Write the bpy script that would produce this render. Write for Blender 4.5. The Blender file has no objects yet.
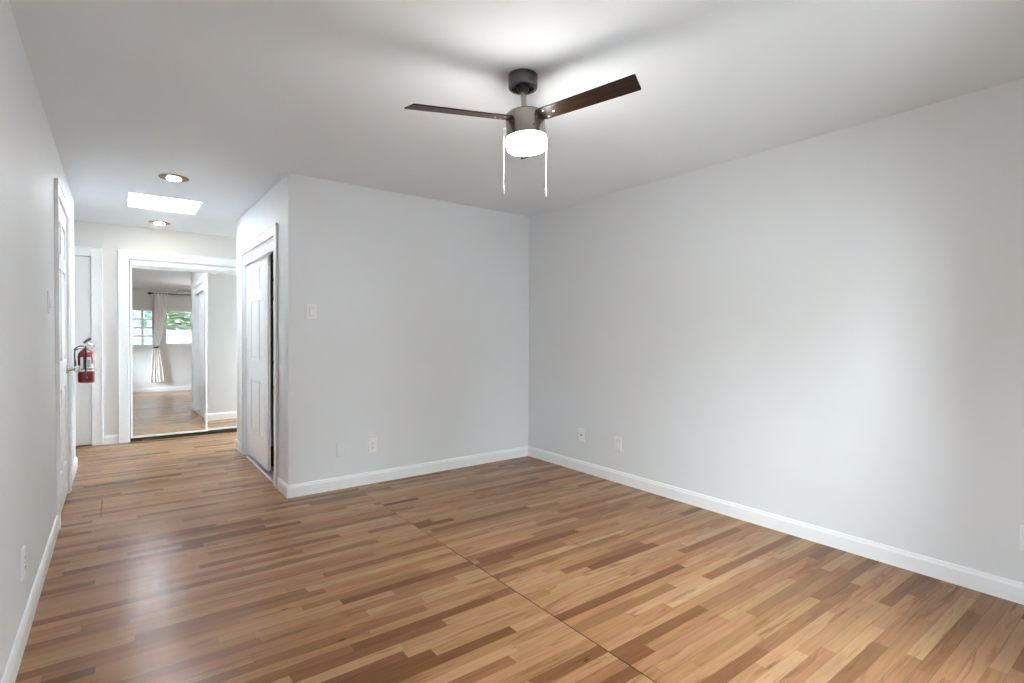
import bpy, bmesh, math, random
from mathutils import Vector, Matrix
random.seed(7)
PI = math.pi
S = bpy.context.scene
COL = S.collection

# ------------------------------------------------------------------ camera
cam_d = bpy.data.cameras.new('camera')
cam = bpy.data.objects.new('camera', cam_d); COL.objects.link(cam)
cam_d.sensor_fit = 'HORIZONTAL'; cam_d.sensor_width = 36.0
cam_d.lens = 518.73 * 36.0 / 1024.0
cam_d.clip_start = 0.02
CF = Vector((0.60584164, 0.79545897, -0.01417548)).normalized()
CR = Vector((0.79557211, -0.6058379, 0.0050454)).normalized()
CU = CR.cross(CF)
cam.matrix_world = Matrix(((CR.x, CU.x, -CF.x, 0.0), (CR.y, CU.y, -CF.y, 0.0),
                           (CR.z, CU.z, -CF.z, 1.222), (0, 0, 0, 1)))
S.camera = cam

# ------------------------------------------------------------------ world, exposure
S.view_settings.view_transform = 'Standard'
S.view_settings.look = 'None'
S.view_settings.gamma = 1.0
S.view_settings.use_curve_mapping = False
S.view_settings.exposure = 2.38
w = bpy.data.worlds.new('overcast_sky'); S.world = w; w.use_nodes = True
nt = w.node_tree; nt.nodes.clear()
out = nt.nodes.new('ShaderNodeOutputWorld'); bg = nt.nodes.new('ShaderNodeBackground')
tc = nt.nodes.new('ShaderNodeTexCoord'); sp = nt.nodes.new('ShaderNodeSeparateXYZ'); cr = nt.nodes.new('ShaderNodeValToRGB')
nt.links.new(tc.outputs['Generated'], sp.inputs[0]); nt.links.new(sp.outputs['Z'], cr.inputs[0])
cr.color_ramp.elements[0].position = 0.0; cr.color_ramp.elements[0].color = (0.30, 0.33, 0.37, 1)
cr.color_ramp.elements[1].position = 1.0; cr.color_ramp.elements[1].color = (0.90, 0.955, 1.0, 1)
nt.links.new(cr.outputs[0], bg.inputs[0]); nt.links.new(bg.outputs[0], out.inputs[0])
bg.inputs[1].default_value = 19.0
cy = S.cycles
cy.max_bounces = 14; cy.diffuse_bounces = 8; cy.glossy_bounces = 6; cy.transmission_bounces = 8
cy.sample_clamp_indirect = 6.0
cy.caustics_reflective = False; cy.caustics_refractive = False
cy.use_denoising = True

def portal(name, loc, sx, sy, rot):
    l = bpy.data.lights.new(name, 'AREA'); l.shape = 'RECTANGLE'; l.size = sx; l.size_y = sy
    l.cycles.is_portal = True
    o = bpy.data.objects.new(name, l); o.location = loc; o.rotation_euler = rot; COL.objects.link(o)

# ------------------------------------------------------------------ geometry numbers
H = 2.40
XL, XA, XR = -0.302, 1.007, 3.295      # left wall, closet wall, right wall
YW, YB, YE, YF = -0.30, 4.048, 6.123, 7.16   # window wall, back wall, end of closet block, far wall
YLE = 6.10                              # the left wall ends here
XH0, XH1 = -1.25, 3.295                 # cross hall ends
# window openings in the window wall
GB = (0.27, 0.67, 1.09, 1.90)           # glass block window x0 x1 z0 z1
CW = (0.90, 1.62, 1.09, 1.91)           # casement
GW = (1.74, 2.30, 0.20, 1.95)           # tall window added for fill light, out of the mirror's view
SK = (0.075, 0.632, 5.44, 6.06)         # skylight
PD = (0.10, 0.85, 0.35, 1.02)           # added fill-light window in the left wall (y0 y1 z0 z1)
HW = (6.20, 7.08, 0.60, 2.05)           # added fill-light window, right end of the cross hall (y0 y1 z0 z1)

portal('window_portal', ((GW[0]+GW[1])/2, YW-0.16, (GW[2]+GW[3])/2), GW[1]-GW[0], GW[3]-GW[2], (PI/2, 0, 0))
portal('casement_portal', ((CW[0]+CW[1])/2, YW-0.16, (CW[2]+CW[3])/2), CW[1]-CW[0], CW[3]-CW[2], (PI/2, 0, 0))
portal('side_portal', (XL-0.2, (PD[0]+PD[1])/2, (PD[2]+PD[3])/2), PD[3]-PD[2], PD[1]-PD[0], (0, -PI/2, 0))
portal('hall_portal', (XR+0.2, (HW[0]+HW[1])/2, (HW[2]+HW[3])/2), HW[3]-HW[2], HW[1]-HW[0], (0, PI/2, 0))
portal('skylight_portal', ((SK[0]+SK[1])/2, (SK[2]+SK[3])/2, H+0.2), SK[1]-SK[0], SK[3]-SK[2], (0, 0, 0))

# ------------------------------------------------------------------ material helpers
def mat(name, col, rough=0.5, metal=0.0, **kw):
    m = bpy.data.materials.new(name); m.use_nodes = True
    b = m.node_tree.nodes['Principled BSDF']
    b.inputs['Base Color'].default_value = (*col, 1); b.inputs['Roughness'].default_value = rough
    b.inputs['Metallic'].default_value = metal
    for k, v in kw.items(): b.inputs[k].default_value = v
    return m
def N(m, t, **props):
    n = m.node_tree.nodes.new(t)
    for k, v in props.items(): setattr(n, k, v)
    return n
def L(m, a, b): m.node_tree.links.new(a, b)
def BS(m): return m.node_tree.nodes['Principled BSDF']
def paint(name, col, rough, scale, bump, vary=0.03):
    """Painted surface: faint roller texture as bump, very faint tone change."""
    m = mat(name, col, rough)
    g = N(m, 'ShaderNodeNewGeometry')
    n = N(m, 'ShaderNodeTexNoise'); n.inputs['Scale'].default_value = scale; n.inputs['Detail'].default_value = 4
    L(m, g.outputs['Position'], n.inputs['Vector'])
    b = N(m, 'ShaderNodeBump'); b.inputs['Strength'].default_value = bump; b.inputs['Distance'].default_value = 0.002
    L(m, n.outputs[0], b.inputs['Height']); L(m, b.outputs[0], BS(m).inputs['Normal'])
    n2 = N(m, 'ShaderNodeTexNoise'); n2.inputs['Scale'].default_value = 1.3
    L(m, g.outputs['Position'], n2.inputs['Vector'])
    mx = N(m, 'ShaderNodeMix', data_type='RGBA')
    mx.inputs[6].default_value = (*[c*(1-vary) for c in col], 1); mx.inputs[7].default_value = (*[min(1, c*(1+vary)) for c in col], 1)
    L(m, n2.outputs[0], mx.inputs[0]); L(m, mx.outputs[2], BS(m).inputs['Base Color'])
    return m
WALL = paint('wall_paint', (0.725, 0.74, 0.755), 0.55, 260, 0.10)
HALLW = paint('hall_wall_paint', (0.70, 0.69, 0.675), 0.55, 260, 0.10)
CEIL = paint('ceiling_paint', (0.80, 0.835, 0.87), 0.8, 200, 0.12)
TRIM = paint('trim_paint', (0.84, 0.85, 0.86), 0.32, 60, 0.03, 0.01)
DOOR = paint('door_paint', (0.84, 0.845, 0.85), 0.35, 60, 0.05, 0.01)
PLATE = paint('plate_plastic', (0.82, 0.82, 0.82), 0.3, 60, 0.01, 0.01)
PLATE_SHADE = paint('plate_recess_shade', (0.42, 0.42, 0.42), 0.5, 60, 0.01, 0.01)  # shadow in the recess around the rocker, put into the grey
SLOT = paint('slot_dark', (0.03, 0.03, 0.03), 0.6, 60, 0.01, 0.01)
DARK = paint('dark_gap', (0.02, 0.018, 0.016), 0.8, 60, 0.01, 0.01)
def brushed(name, col, rough, sx, sz, amt=0.15):
    m = mat(name, col, rough, 1.0)
    t = N(m, 'ShaderNodeTexCoord'); mp = N(m, 'ShaderNodeMapping'); mp.inputs['Scale'].default_value = (sx, sx, sz)
    n = N(m, 'ShaderNodeTexNoise'); n.inputs['Scale'].default_value = 8; n.inputs['Detail'].default_value = 3
    L(m, t.outputs['Object'], mp.inputs[0]); L(m, mp.outputs[0], n.inputs['Vector'])
    mr = N(m, 'ShaderNodeMapRange'); mr.inputs[3].default_value = rough-amt*0.5; mr.inputs[4].default_value = rough+amt
    L(m, n.outputs[0], mr.inputs[0]); L(m, mr.outputs[0], BS(m).inputs['Roughness'])
    return m
NICKEL = brushed('brushed_nickel', (0.33, 0.305, 0.28), 0.24, 1, 60, 0.06)
GUNMETAL = brushed('dark_nickel', (0.12, 0.12, 0.12), 0.2, 1, 60)
CHROME = brushed('satin_chrome', (0.62, 0.60, 0.57), 0.22, 10, 10)
ALU = brushed('aluminium', (0.86, 0.86, 0.87), 0.28, 2, 2)
BRONZE = brushed('bronze_trim', (0.36, 0.25, 0.17), 0.38, 8, 8)
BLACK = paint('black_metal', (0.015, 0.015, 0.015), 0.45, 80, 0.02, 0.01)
RUBBER = paint('black_rubber', (0.012, 0.012, 0.013), 0.55, 80, 0.02, 0.01)
CHAINM = brushed('steel_chain', (0.60, 0.60, 0.58), 0.4, 20, 400)
RED = paint('extinguisher_red', (0.21, 0.005, 0.007), 0.22, 80, 0.02, 0.02)
BS(RED).inputs['Coat Weight'].default_value = 0.6
LABELW = paint('label_white', (0.78, 0.80, 0.82), 0.4, 80, 0.01, 0.01)
LABELB = paint('label_grey', (0.30, 0.36, 0.44), 0.4, 80, 0.01, 0.01)
MIRROR = mat('mirror_silver', (0.93, 0.94, 0.935), 0.0, 1.0)
_n = N(MIRROR, 'ShaderNodeTexNoise'); _n.inputs['Scale'].default_value = 3
_m = N(MIRROR, 'ShaderNodeMapRange'); _m.inputs[3].default_value = 0.0; _m.inputs[4].default_value = 0.012
L(MIRROR, _n.outputs[0], _m.inputs[0]); L(MIRROR, _m.outputs[0], BS(MIRROR).inputs['Roughness'])

def glow(name, col, strength, vary=0.12):
    m = mat(name, (0.9, 0.88, 0.84), 0.35)
    n = N(m, 'ShaderNodeTexNoise'); n.inputs['Scale'].default_value = 9; t = N(m, 'ShaderNodeTexCoord')
    mp = N(m, 'ShaderNodeMapping'); mp.inputs['Scale'].default_value = (1, 1, 3); mp.inputs['Rotation'].default_value = (0.4, 0.3, 0)
    L(m, t.outputs['Object'], mp.inputs[0]); L(m, mp.outputs[0], n.inputs['Vector'])
    mr = N(m, 'ShaderNodeMapRange'); mr.inputs[3].default_value = strength*(1-vary); mr.inputs[4].default_value = strength*(1+vary)
    L(m, n.outputs[0], mr.inputs[0]); L(m, mr.outputs[0], BS(m).inputs['Emission Strength'])
    BS(m).inputs['Emission Color'].default_value = (*col, 1)
    return m
LAMP = glow('lit_opal_glass', (1.0, 0.965, 0.93), 20.5)
DLENS = glow('lit_downlight_lens', (1.0, 0.90, 0.76), 25.0)

# skylight diffuser: opal acrylic that scatters the sky behind it
SKYM = bpy.data.materials.new('opal_acrylic'); SKYM.use_nodes = True
SKYM.node_tree.nodes.remove(SKYM.node_tree.nodes['Principled BSDF'])
_t = N(SKYM, 'ShaderNodeBsdfTranslucent'); _t.inputs[0].default_value = (0.93, 0.97, 1.0, 1)
_nz = N(SKYM, 'ShaderNodeTexNoise'); _nz.inputs['Scale'].default_value = 4
_mx = N(SKYM, 'ShaderNodeMix', data_type='RGBA'); _mx.inputs[6].default_value = (0.64, 0.67, 0.68, 1); _mx.inputs[7].default_value = (0.67, 0.69, 0.70, 1)
L(SKYM, _nz.outputs[0], _mx.inputs[0]); L(SKYM, _mx.outputs[2], _t.inputs[0])
L(SKYM, _t.outputs[0], SKYM.node_tree.nodes['Material Output'].inputs[0])

GLASS = bpy.data.materials.new('window_glass'); GLASS.use_nodes = True
GLASS.node_tree.nodes.remove(GLASS.node_tree.nodes['Principled BSDF'])
_tr = N(GLASS, 'ShaderNodeBsdfTransparent'); _tr.inputs[0].default_value = (0.95, 0.98, 0.97, 1)
_gl = N(GLASS, 'ShaderNodeBsdfGlossy'); _gl.inputs['Roughness'].default_value = 0.02
_fr = N(GLASS, 'ShaderNodeFresnel'); _fr.inputs[0].default_value = 1.35; _ms = N(GLASS, 'ShaderNodeMixShader')
L(GLASS, _fr.outputs[0], _ms.inputs[0]); L(GLASS, _tr.outputs[0], _ms.inputs[1]); L(GLASS, _gl.outputs[0], _ms.inputs[2])
L(GLASS, _ms.outputs[0], GLASS.node_tree.nodes['Material Output'].inputs[0])
SCREEN = bpy.data.materials.new('dimming_tint'); SCREEN.use_nodes = True
SCREEN.node_tree.nodes.remove(SCREEN.node_tree.nodes['Principled BSDF'])
_tr = N(SCREEN, 'ShaderNodeBsdfTransparent'); _tr.inputs[0].default_value = (0.34, 0.35, 0.36, 1)
L(SCREEN, _tr.outputs[0], SCREEN.node_tree.nodes['Material Output'].inputs[0])
BLOCKG = mat('wavy_block_glass', (0.075, 0.10, 0.095), 0.05, 0.0)
BS(BLOCKG).inputs['Transmission Weight'].default_value = 0.9; BS(BLOCKG).inputs['IOR'].default_value = 1.3
_w = N(BLOCKG, 'ShaderNodeTexNoise'); _w.inputs['Scale'].default_value = 14; _w.inputs['Detail'].default_value = 1
_b = N(BLOCKG, 'ShaderNodeBump'); _b.inputs['Strength'].default_value = 1.0; _b.inputs['Distance'].default_value = 0.03
_g = N(BLOCKG, 'ShaderNodeNewGeometry'); L(BLOCKG, _g.outputs['Position'], _w.inputs['Vector'])
L(BLOCKG, _w.outputs[0], _b.inputs['Height']); L(BLOCKG, _b.outputs[0], BS(BLOCKG).inputs['Normal'])

CLOTH = mat('curtain_cloth', (0.92, 0.915, 0.905), 0.9)
BS(CLOTH).inputs['Sheen Weight'].default_value = 0.2
_w = N(CLOTH, 'ShaderNodeTexNoise'); _w.inputs['Scale'].default_value = 400
_b = N(CLOTH, 'ShaderNodeBump'); _b.inputs['Strength'].default_value = 0.2; _b.inputs['Distance'].default_value = 0.001
_g = N(CLOTH, 'ShaderNodeNewGeometry'); L(CLOTH, _g.outputs['Position'], _w.inputs['Vector'])
L(CLOTH, _w.outputs[0], _b.inputs['Height']); L(CLOTH, _b.outputs[0], BS(CLOTH).inputs['Normal'])

_tl = N(CLOTH, 'ShaderNodeBsdfTranslucent'); _tl.inputs[0].default_value = (0.85, 0.84, 0.82, 1)
_mm = N(CLOTH, 'ShaderNodeMixShader'); _mm.inputs[0].default_value = 0.1
L(CLOTH, BS(CLOTH).outputs[0], _mm.inputs[1]); L(CLOTH, _tl.outputs[0], _mm.inputs[2]); L(CLOTH, _mm.outputs[0], CLOTH.node_tree.nodes['Material Output'].inputs[0])

# ---- dark walnut blade veneer
WALNUT = mat('walnut_veneer', (0.06, 0.03, 0.018), 0.34)
_t = N(WALNUT, 'ShaderNodeTexCoord'); _m = N(WALNUT, 'ShaderNodeMapping'); _m.inputs['Scale'].default_value = (2.2, 26, 4)
_n = N(WALNUT, 'ShaderNodeTexNoise'); _n.inputs['Scale'].default_value = 2.4; _n.inputs['Detail'].default_value = 6; _n.inputs['Distortion'].default_value = 0.6
L(WALNUT, _t.outputs['UV'], _m.inputs[0]); L(WALNUT, _m.outputs[0], _n.inputs['Vector'])
_c = N(WALNUT, 'ShaderNodeValToRGB'); _c.color_ramp.elements[0].position = 0.3; _c.color_ramp.elements[0].color = (0.006, 0.003, 0.002, 1)
_c.color_ramp.elements[1].position = 0.72; _c.color_ramp.elements[1].color = (0.036, 0.016, 0.008, 1)
L(WALNUT, _n.outputs[0], _c.inputs[0]); L(WALNUT, _c.outputs[0], BS(WALNUT).inputs['Base Color'])
BS(WALNUT).inputs['Specular IOR Level'].default_value = 0.22

# ---- maple strip floor
def make_floor_mat():
    m = mat('maple_strip_floor', (0.4, 0.25, 0.15), 0.35)
    nodes = m.node_tree
    def V(x):
        n = N(m, 'ShaderNodeValue'); n.outputs[0].default_value = x; return n.outputs[0]
    def M(op, a, b=None, c=None, clamp=False):
        n = N(m, 'ShaderNodeMath', operation=op); n.use_clamp = clamp
        for i, v in enumerate((a, b, c)):
            if v is None: continue
            if isinstance(v, (int, float)): n.inputs[i].default_value = v
            else: L(m, v, n.inputs[i])
        return n.outputs[0]
    geo = N(m, 'ShaderNodeNewGeometry'); sep = N(m, 'ShaderNodeSeparateXYZ'); L(m, geo.outputs['Position'], sep.inputs[0])
    X, Y = sep.outputs['X'], sep.outputs['Y']
    SW = 0.0525
    # boards run a hair off square in the left half of the room
    Yr = M('ADD', Y, M('MULTIPLY', X, 0.012))
    row = M('FLOOR', M('DIVIDE', Yr, SW)); fy = M('FRACT', M('DIVIDE', Yr, SW))
    side = M('MULTIPLY', M('GREATER_THAN', X, 1.502), M('LESS_THAN', Y, 4.1))
    rowid = M('ADD', M('MULTIPLY', row, 17.31), M('MULTIPLY', side, 911.7))
    wv = M('ADD', M('DIVIDE', X, 0.66), rowid)
    v1 = N(m, 'ShaderNodeTexVoronoi', voronoi_dimensions='1D', feature='F1'); v1.inputs['Scale'].default_value = 1.0
    v1.inputs['Randomness'].default_value = 0.85
    L(m, wv, v1.inputs['W'])
    v2 = N(m, 'ShaderNodeTexVoronoi', voronoi_dimensions='1D', feature='DISTANCE_TO_EDGE'); v2.inputs['Scale'].default_value = 1.0
    v2.inputs['Randomness'].default_value = 0.85
    L(m, wv, v2.inputs['W'])
    # per board random values
    sc = N(m, 'ShaderNodeSeparateColor'); L(m, v1.outputs['Color'], sc.inputs[0])
    r1, r2, r3 = sc.outputs[0], sc.outputs[1], sc.outputs[2]
    # base tone
    ramp = N(m, 'ShaderNodeValToRGB'); cr = ramp.color_ramp; cr.interpolation = 'LINEAR'
    pts = [(0.0, (0.145, 0.060, 0.023)), (0.10, (0.205, 0.094, 0.038)), (0.28, (0.275, 0.138, 0.060)), (0.55, (0.325, 0.172, 0.079)), (0.80, (0.350, 0.190, 0.090)),
           (0.94, (0.372, 0.208, 0.102)), (1.0, (0.400, 0.232, 0.120))]
    cr.elements[0].position = 0; cr.elements[0].color = (*pts[0][1], 1); cr.elements[1].position = 1; cr.elements[1].color = (*pts[-1][1], 1)
    for p_, c_ in pts[1:-1]:
        e = cr.elements.new(p_); e.color = (*c_, 1)
    L(m, r1, ramp.inputs[0])
    # grain, stretched along the board, offset per board
    comb = N(m, 'ShaderNodeCombineXYZ')
    L(m, M('ADD', M('MULTIPLY', X, 3.0), M('MULTIPLY', r2, 60)), comb.inputs[0])
    L(m, M('ADD', M('MULTIPLY', Y, 60.0), M('MULTIPLY', r3, 90)), comb.inputs[1])
    g1 = N(m, 'ShaderNodeTexNoise'); g1.inputs['Scale'].default_value = 1.0; g1.inputs['Detail'].default_value = 6; g1.inputs['Roughness'].default_value = 0.6; g1.inputs['Distortion'].default_value = 0.5
    L(m, comb.outputs[0], g1.inputs['Vector'])
    comb2 = N(m, 'ShaderNodeCombineXYZ')
    L(m, M('ADD', M('MULTIPLY', X, 2.2), M('MULTIPLY', r3, 40)), comb2.inputs[0])
    L(m, M('ADD', M('MULTIPLY', Y, 20.0), M('MULTIPLY', r2, 70)), comb2.inputs[1])
    g2 = N(m, 'ShaderNodeTexNoise'); g2.inputs['Scale'].default_value = 1.0; g2.inputs['Detail'].default_value = 3; g2.inputs['Distortion'].default_value = 1.2
    L(m, comb2.outputs[0], g2.inputs['Vector'])
    # dark mineral streaks, only where the broad noise is high
    streak = N(m, 'ShaderNodeMapRange'); streak.interpolation_type = 'SMOOTHSTEP'
    L(m, g2.outputs[0], streak.inputs[0]); streak.inputs[1].default_value = 0.53; streak.inputs[2].default_value = 0.70
    # slow patches (old finish, wear)
    pn = N(m, 'ShaderNodeTexNoise'); pn.inputs['Scale'].default_value = 0.9; pn.inputs['Detail'].default_value = 2; L(m, geo.outputs['Position'], pn.inputs['Vector'])
    tone = M('ADD', M('MULTIPLY', M('SUBTRACT', g1.outputs[0], 0.5), 0.60), 1.0)
    tone = M('MULTIPLY', tone, M('ADD', M('MULTIPLY', M('SUBTRACT', g2.outputs[0], 0.5), 0.55), 1.0))
    tone = M('MULTIPLY', tone, M('ADD', M('MULTIPLY', M('SUBTRACT', pn.outputs[0], 0.5), 0.35), 1.0))
    # gaps between strips and at board ends
    edge = M('MINIMUM', fy, M('SUBTRACT', 1.0, fy))
    gapl = M('LESS_THAN', edge, 0.018)
    gape = M('LESS_THAN', v2.outputs['Distance'], 0.0016)
    gap = M('MAXIMUM', gapl, gape)
    tone = M('MULTIPLY', tone, M('SUBTRACT', 1.0, M('MULTIPLY', gap, 0.30)))
    # long seam across the boards at x = 1.502 and two short saw cuts
    def seam(x0, y0, y1, wd, strength, t):
        d = M('ABSOLUTE', M('SUBTRACT', X, x0))
        k = M('MULTIPLY', M('LESS_THAN', d, wd), M('MULTIPLY', M('GREATER_THAN', Y, y0), M('LESS_THAN', Y, y1)))
        return M('MULTIPLY', t, M('SUBTRACT', 1.0, M('MULTIPLY', k, strength)))
    tone = seam(1.502, 0.9, 2.62, 0.0028, 0.78, tone)
    tone = seam(1.502, 2.62, 4.03, 0.0022, 0.45, tone)
    tone = seam(2.132, 2.09, 2.37, 0.0022, 0.6, tone)
    tone = seam(-0.09, 4.33, 4.80, 0.0026, 0.75, tone)
    # small knots
    kc = N(m, 'ShaderNodeCombineXYZ'); L(m, M('MULTIPLY', X, 1.0), kc.inputs[0]); L(m, M('MULTIPLY', Y, 2.4), kc.inputs[1])
    kn = N(m, 'ShaderNodeTexVoronoi', feature='F1'); kn.inputs['Scale'].default_value = 1.9; L(m, kc.outputs[0], kn.inputs['Vector'])
    kd = N(m, 'ShaderNodeMapRange'); L(m, M('ADD', kn.outputs['Distance'], M('MULTIPLY', M('SUBTRACT', g1.outputs[0], 0.5), 0.05)), kd.inputs[0]); kd.inputs[1].default_value = 0.02; kd.inputs[2].default_value = 0.045
    kd.inputs[3].default_value = 0.3; kd.inputs[4].default_value = 1.0
    tone = M('MULTIPLY', tone, kd.outputs[0])
    comb3 = N(m, 'ShaderNodeCombineXYZ')
    L(m, M('ADD', M('MULTIPLY', X, 2.6), M('MULTIPLY', r1, 50)), comb3.inputs[0]); L(m, M('ADD', M('MULTIPLY', Y, 95.0), M('MULTIPLY', r2, 30)), comb3.inputs[1])
    g3 = N(m, 'ShaderNodeTexNoise'); g3.inputs['Scale'].default_value = 1.0; g3.inputs['Detail'].default_value = 2; g3.inputs['Distortion'].default_value = 0.8
    L(m, comb3.outputs[0], g3.inputs['Vector'])
    fine = N(m, 'ShaderNodeMapRange'); fine.interpolation_type = 'SMOOTHSTEP'; L(m, g3.outputs[0], fine.inputs[0])
    fine.inputs[1].default_value = 0.60; fine.inputs[2].default_value = 0.72
    tone = M('MULTIPLY', tone, M('SUBTRACT', 1.0, M('MULTIPLY', M('MULTIPLY', fine.outputs[0], M('GREATER_THAN', r3, 0.35)), 0.38)))
    smx = N(m, 'ShaderNodeMix', data_type='RGBA'); L(m, M('MULTIPLY', streak.outputs[0], 0.62), smx.inputs[0]); L(m, ramp.outputs[0], smx.inputs[6])
    smx.inputs[7].default_value = (0.13, 0.052, 0.018, 1)
    mul = N(m, 'ShaderNodeVectorMath', operation='SCALE'); L(m, smx.outputs[2], mul.inputs[0]); L(m, tone, mul.inputs['Scale'])
    # some boards pinker, some yellower
    hsv = N(m, 'ShaderNodeHueSaturation'); L(m, mul.outputs[0], hsv.inputs['Color'])
    L(m, M('ADD', 0.4925, M('MULTIPLY', r2, 0.011)), hsv.inputs['Hue'])
    BS(m).inputs['Specular IOR Level'].default_value = 0.18
    L(m, hsv.outputs[0], BS(m).inputs['Base Color'])
    rr = N(m, 'ShaderNodeMapRange'); L(m, g1.outputs[0], rr.inputs[0]); rr.inputs[3].default_value = 0.20; rr.inputs[4].default_value = 0.27
    L(m, rr.outputs[0], BS(m).inputs['Roughness'])
    bp_ = N(m, 'ShaderNodeBump'); bp_.inputs['Strength'].default_value = 0.12; bp_.inputs['Distance'].default_value = 0.001
    # slight cupping of the boards plus the gaps
    hgt = M('MULTIPLY', M('SUBTRACT', 1.0, gap), 0.9)
    L(m, hgt, bp_.inputs['Height']); L(m, bp_.outputs[0], BS(m).inputs['Normal'])
    return m
FLOOR = make_floor_mat()

# ------------------------------------------------------------------ mesh helpers
class MB:
    def __init__(s): s.bm = bmesh.new(); s.uv = None
    def box(s, x0, x1, y0, y1, z0, z1, M=None):
        vs = [s.bm.verts.new((x, y, z)) for x in (x0, x1) for y in (y0, y1) for z in (z0, z1)]
        for f in ((0, 1, 3, 2), (4, 6, 7, 5), (0, 4, 5, 1), (2, 3, 7, 6), (0, 2, 6, 4), (1, 5, 7, 3)):
            s.bm.faces.new([vs[i] for i in f])
        if M: bmesh.ops.transform(s.bm, matrix=M, verts=vs)
        return s
    def rings(s, rings, close=True, cap=True):
        R = [[s.bm.verts.new(p) for p in r] for r in rings]
        n = len(R[0])
        for a, b in zip(R, R[1:]):
            for i in range(n if close else n-1):
                j = (i+1) % n; s.bm.faces.new((a[i], a[j], b[j], b[i]))
        if cap and close:
            s.bm.faces.new(list(reversed(R[0]))); s.bm.faces.new(R[-1])
        return s
    def lathe(s, prof, n=40, M=None, cap=True):
        rs = []
        for r, z in prof:
            rs.append([((M @ Vector((r*math.cos(2*PI*i/n), r*math.sin(2*PI*i/n), z))) if M else Vector((r*math.cos(2*PI*i/n), r*math.sin(2*PI*i/n), z))) for i in range(n)])
        return s.rings(rs, True, cap)
    def tube(s, pts, r, n=10):
        pts = [Vector(p) for p in pts]; rs = []; up = None
        for i, p in enumerate(pts):
            d = (pts[min(i+1, len(pts)-1)] - pts[max(i-1, 0)]).normalized()
            if up is None: up = d.orthogonal().normalized()
            a = (up - d*up.dot(d)).normalized(); up = a; b = d.cross(a)
            rad = r[i] if isinstance(r, (list, tuple)) else r
            rs.append([p + (a*math.cos(2*PI*k/n) + b*math.sin(2*PI*k/n))*rad for k in range(n)])
        return s.rings(rs)
    def prism(s, prof, a, b, axis, off=(0, 0)):
        """2-D profile (u, z) swept from a to b; axis 'x' or 'y'. u is the other horizontal axis."""
        if axis == 'y': r = [[(u, t, z) for u, z in prof] for t in (a, b)]
        else: r = [[(t, u, z) for u, z in prof] for t in (a, b)]
        return s.rings(r)
    def ball(s, c, r, sc=(1, 1, 1), sub=2):
        g = bmesh.ops.create_icosphere(s.bm, subdivisions=sub, radius=r)
        for v in g['verts']: v.co = Vector((v.co.x*sc[0], v.co.y*sc[1], v.co.z*sc[2])) + Vector(c)
        return s
    def build(s, name, m, parent=None, bevel=0, smooth=False, seg=2):
        bmesh.ops.recalc_face_normals(s.bm, faces=s.bm.faces)
        me = bpy.data.meshes.new(name); s.bm.to_mesh(me); s.bm.free()
        for mm in (m if isinstance(m, (list, tuple)) else [m]): me.materials.append(mm)
        if smooth:
            for p in me.polygons: p.use_smooth = True
            me.set_sharp_from_angle(angle=math.radians(35))
        o = bpy.data.objects.new(name, me); COL.objects.link(o)
        if parent: o.parent = parent
        if bevel:
            bv = o.modifiers.new('bevel', 'BEVEL'); bv.width = bevel; bv.segments = seg; bv.limit_method = 'ANGLE'
        return o
def thing(name, label, cat, loc=(0, 0, 0), group=None):
    o = bpy.data.objects.new(name, None); COL.objects.link(o); o.empty_display_size = 0.05
    o.location = loc; o['label'] = label; o['category'] = cat
    if group: o['group'] = group
    return o
def tag(o, label, cat, group=None):
    o['label'] = label; o['category'] = cat
    if group: o['group'] = group
    return o
def struct(o, label, cat):
    o['kind'] = 'structure'; o['label'] = label; o['category'] = cat; return o

# ------------------------------------------------------------------ room shell
WT = 0.12
fl = MB().box(XL-WT, XR+WT, YW-WT, YF+0.3, -0.05, 0).box(XH0-WT, XL-WT, YLE-WT, YF+0.3, -0.05, 0).build('floor', FLOOR)
struct(fl, 'maple strip wood floor running through room and hallway', 'floor')

def plate_with_holes(x0, x1, y0, y1, z0, z1, hole):
    hx0, hx1, hy0, hy1 = hole; m = MB()
    m.box(x0, hx0, y0, y1, z0, z1); m.box(hx1, x1, y0, y1, z0, z1)
    m.box(hx0, hx1, y0, hy0, z0, z1); m.box(hx0, hx1, hy1, y1, z0, z1); return m
ce = plate_with_holes(XH0-WT, XR+WT, YW-WT, YF+0.5, H, H+0.16, SK).build('ceiling', CEIL)
struct(ce, 'smooth white painted ceiling over room and hallway', 'ceiling')

# openings: left wall door, closet wall opening, far wall door and mirror opening
LD = (4.31, 5.13, 2.085)              # left door y0 y1 top
CO = (4.43, 5.755, 1.998)               # closet opening y0 y1 top
FD = (-0.98, -0.218, 2.03)              # far door x0 x1 top
MO = (0.105, 1.60, 2.035)               # mirror opening

m = MB()
m.box(XL-WT, XL, YW-WT, PD[0], 0, H).box(XL-WT, XL, PD[1], LD[0], 0, H).box(XL-WT, XL, PD[0], PD[1], 0, PD[2]).box(XL-WT, XL, PD[0], PD[1], PD[3], H).box(XL-WT, XL, LD[1], YLE, 0, H).box(XL-WT, XL, LD[0], LD[1], LD[2], H)
m.box(XL-WT, XL-0.06, LD[0], LD[1], 0, LD[2])
struct(m.build('wall_left', WALL), 'long light grey wall on the left', 'wall')
m = MB().box(XR, XR+WT, YW-WT, YB, 0, H)
struct(m.build('wall_right', WALL), 'wide blank light grey wall on the right', 'wall')
m = MB().box(XA+0.02, XR+WT, YB, YB+WT, 0, H)
m.box(XA, XA+0.02, YB, YB+WT, 0, H)
struct(m.build('wall_back', WALL), 'light grey back wall with the light switch', 'wall')
m = MB().box(XA, XA+WT, YB+WT, CO[0], 0, H).box(XA, XA+WT, CO[1], YE-0.004, 0, H).box(XA, XA+WT, CO[0], CO[1], CO[2], H)
struct(m.build('wall_closet', WALL), 'short grey wall holding the sliding closet doors', 'wall')
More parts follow.
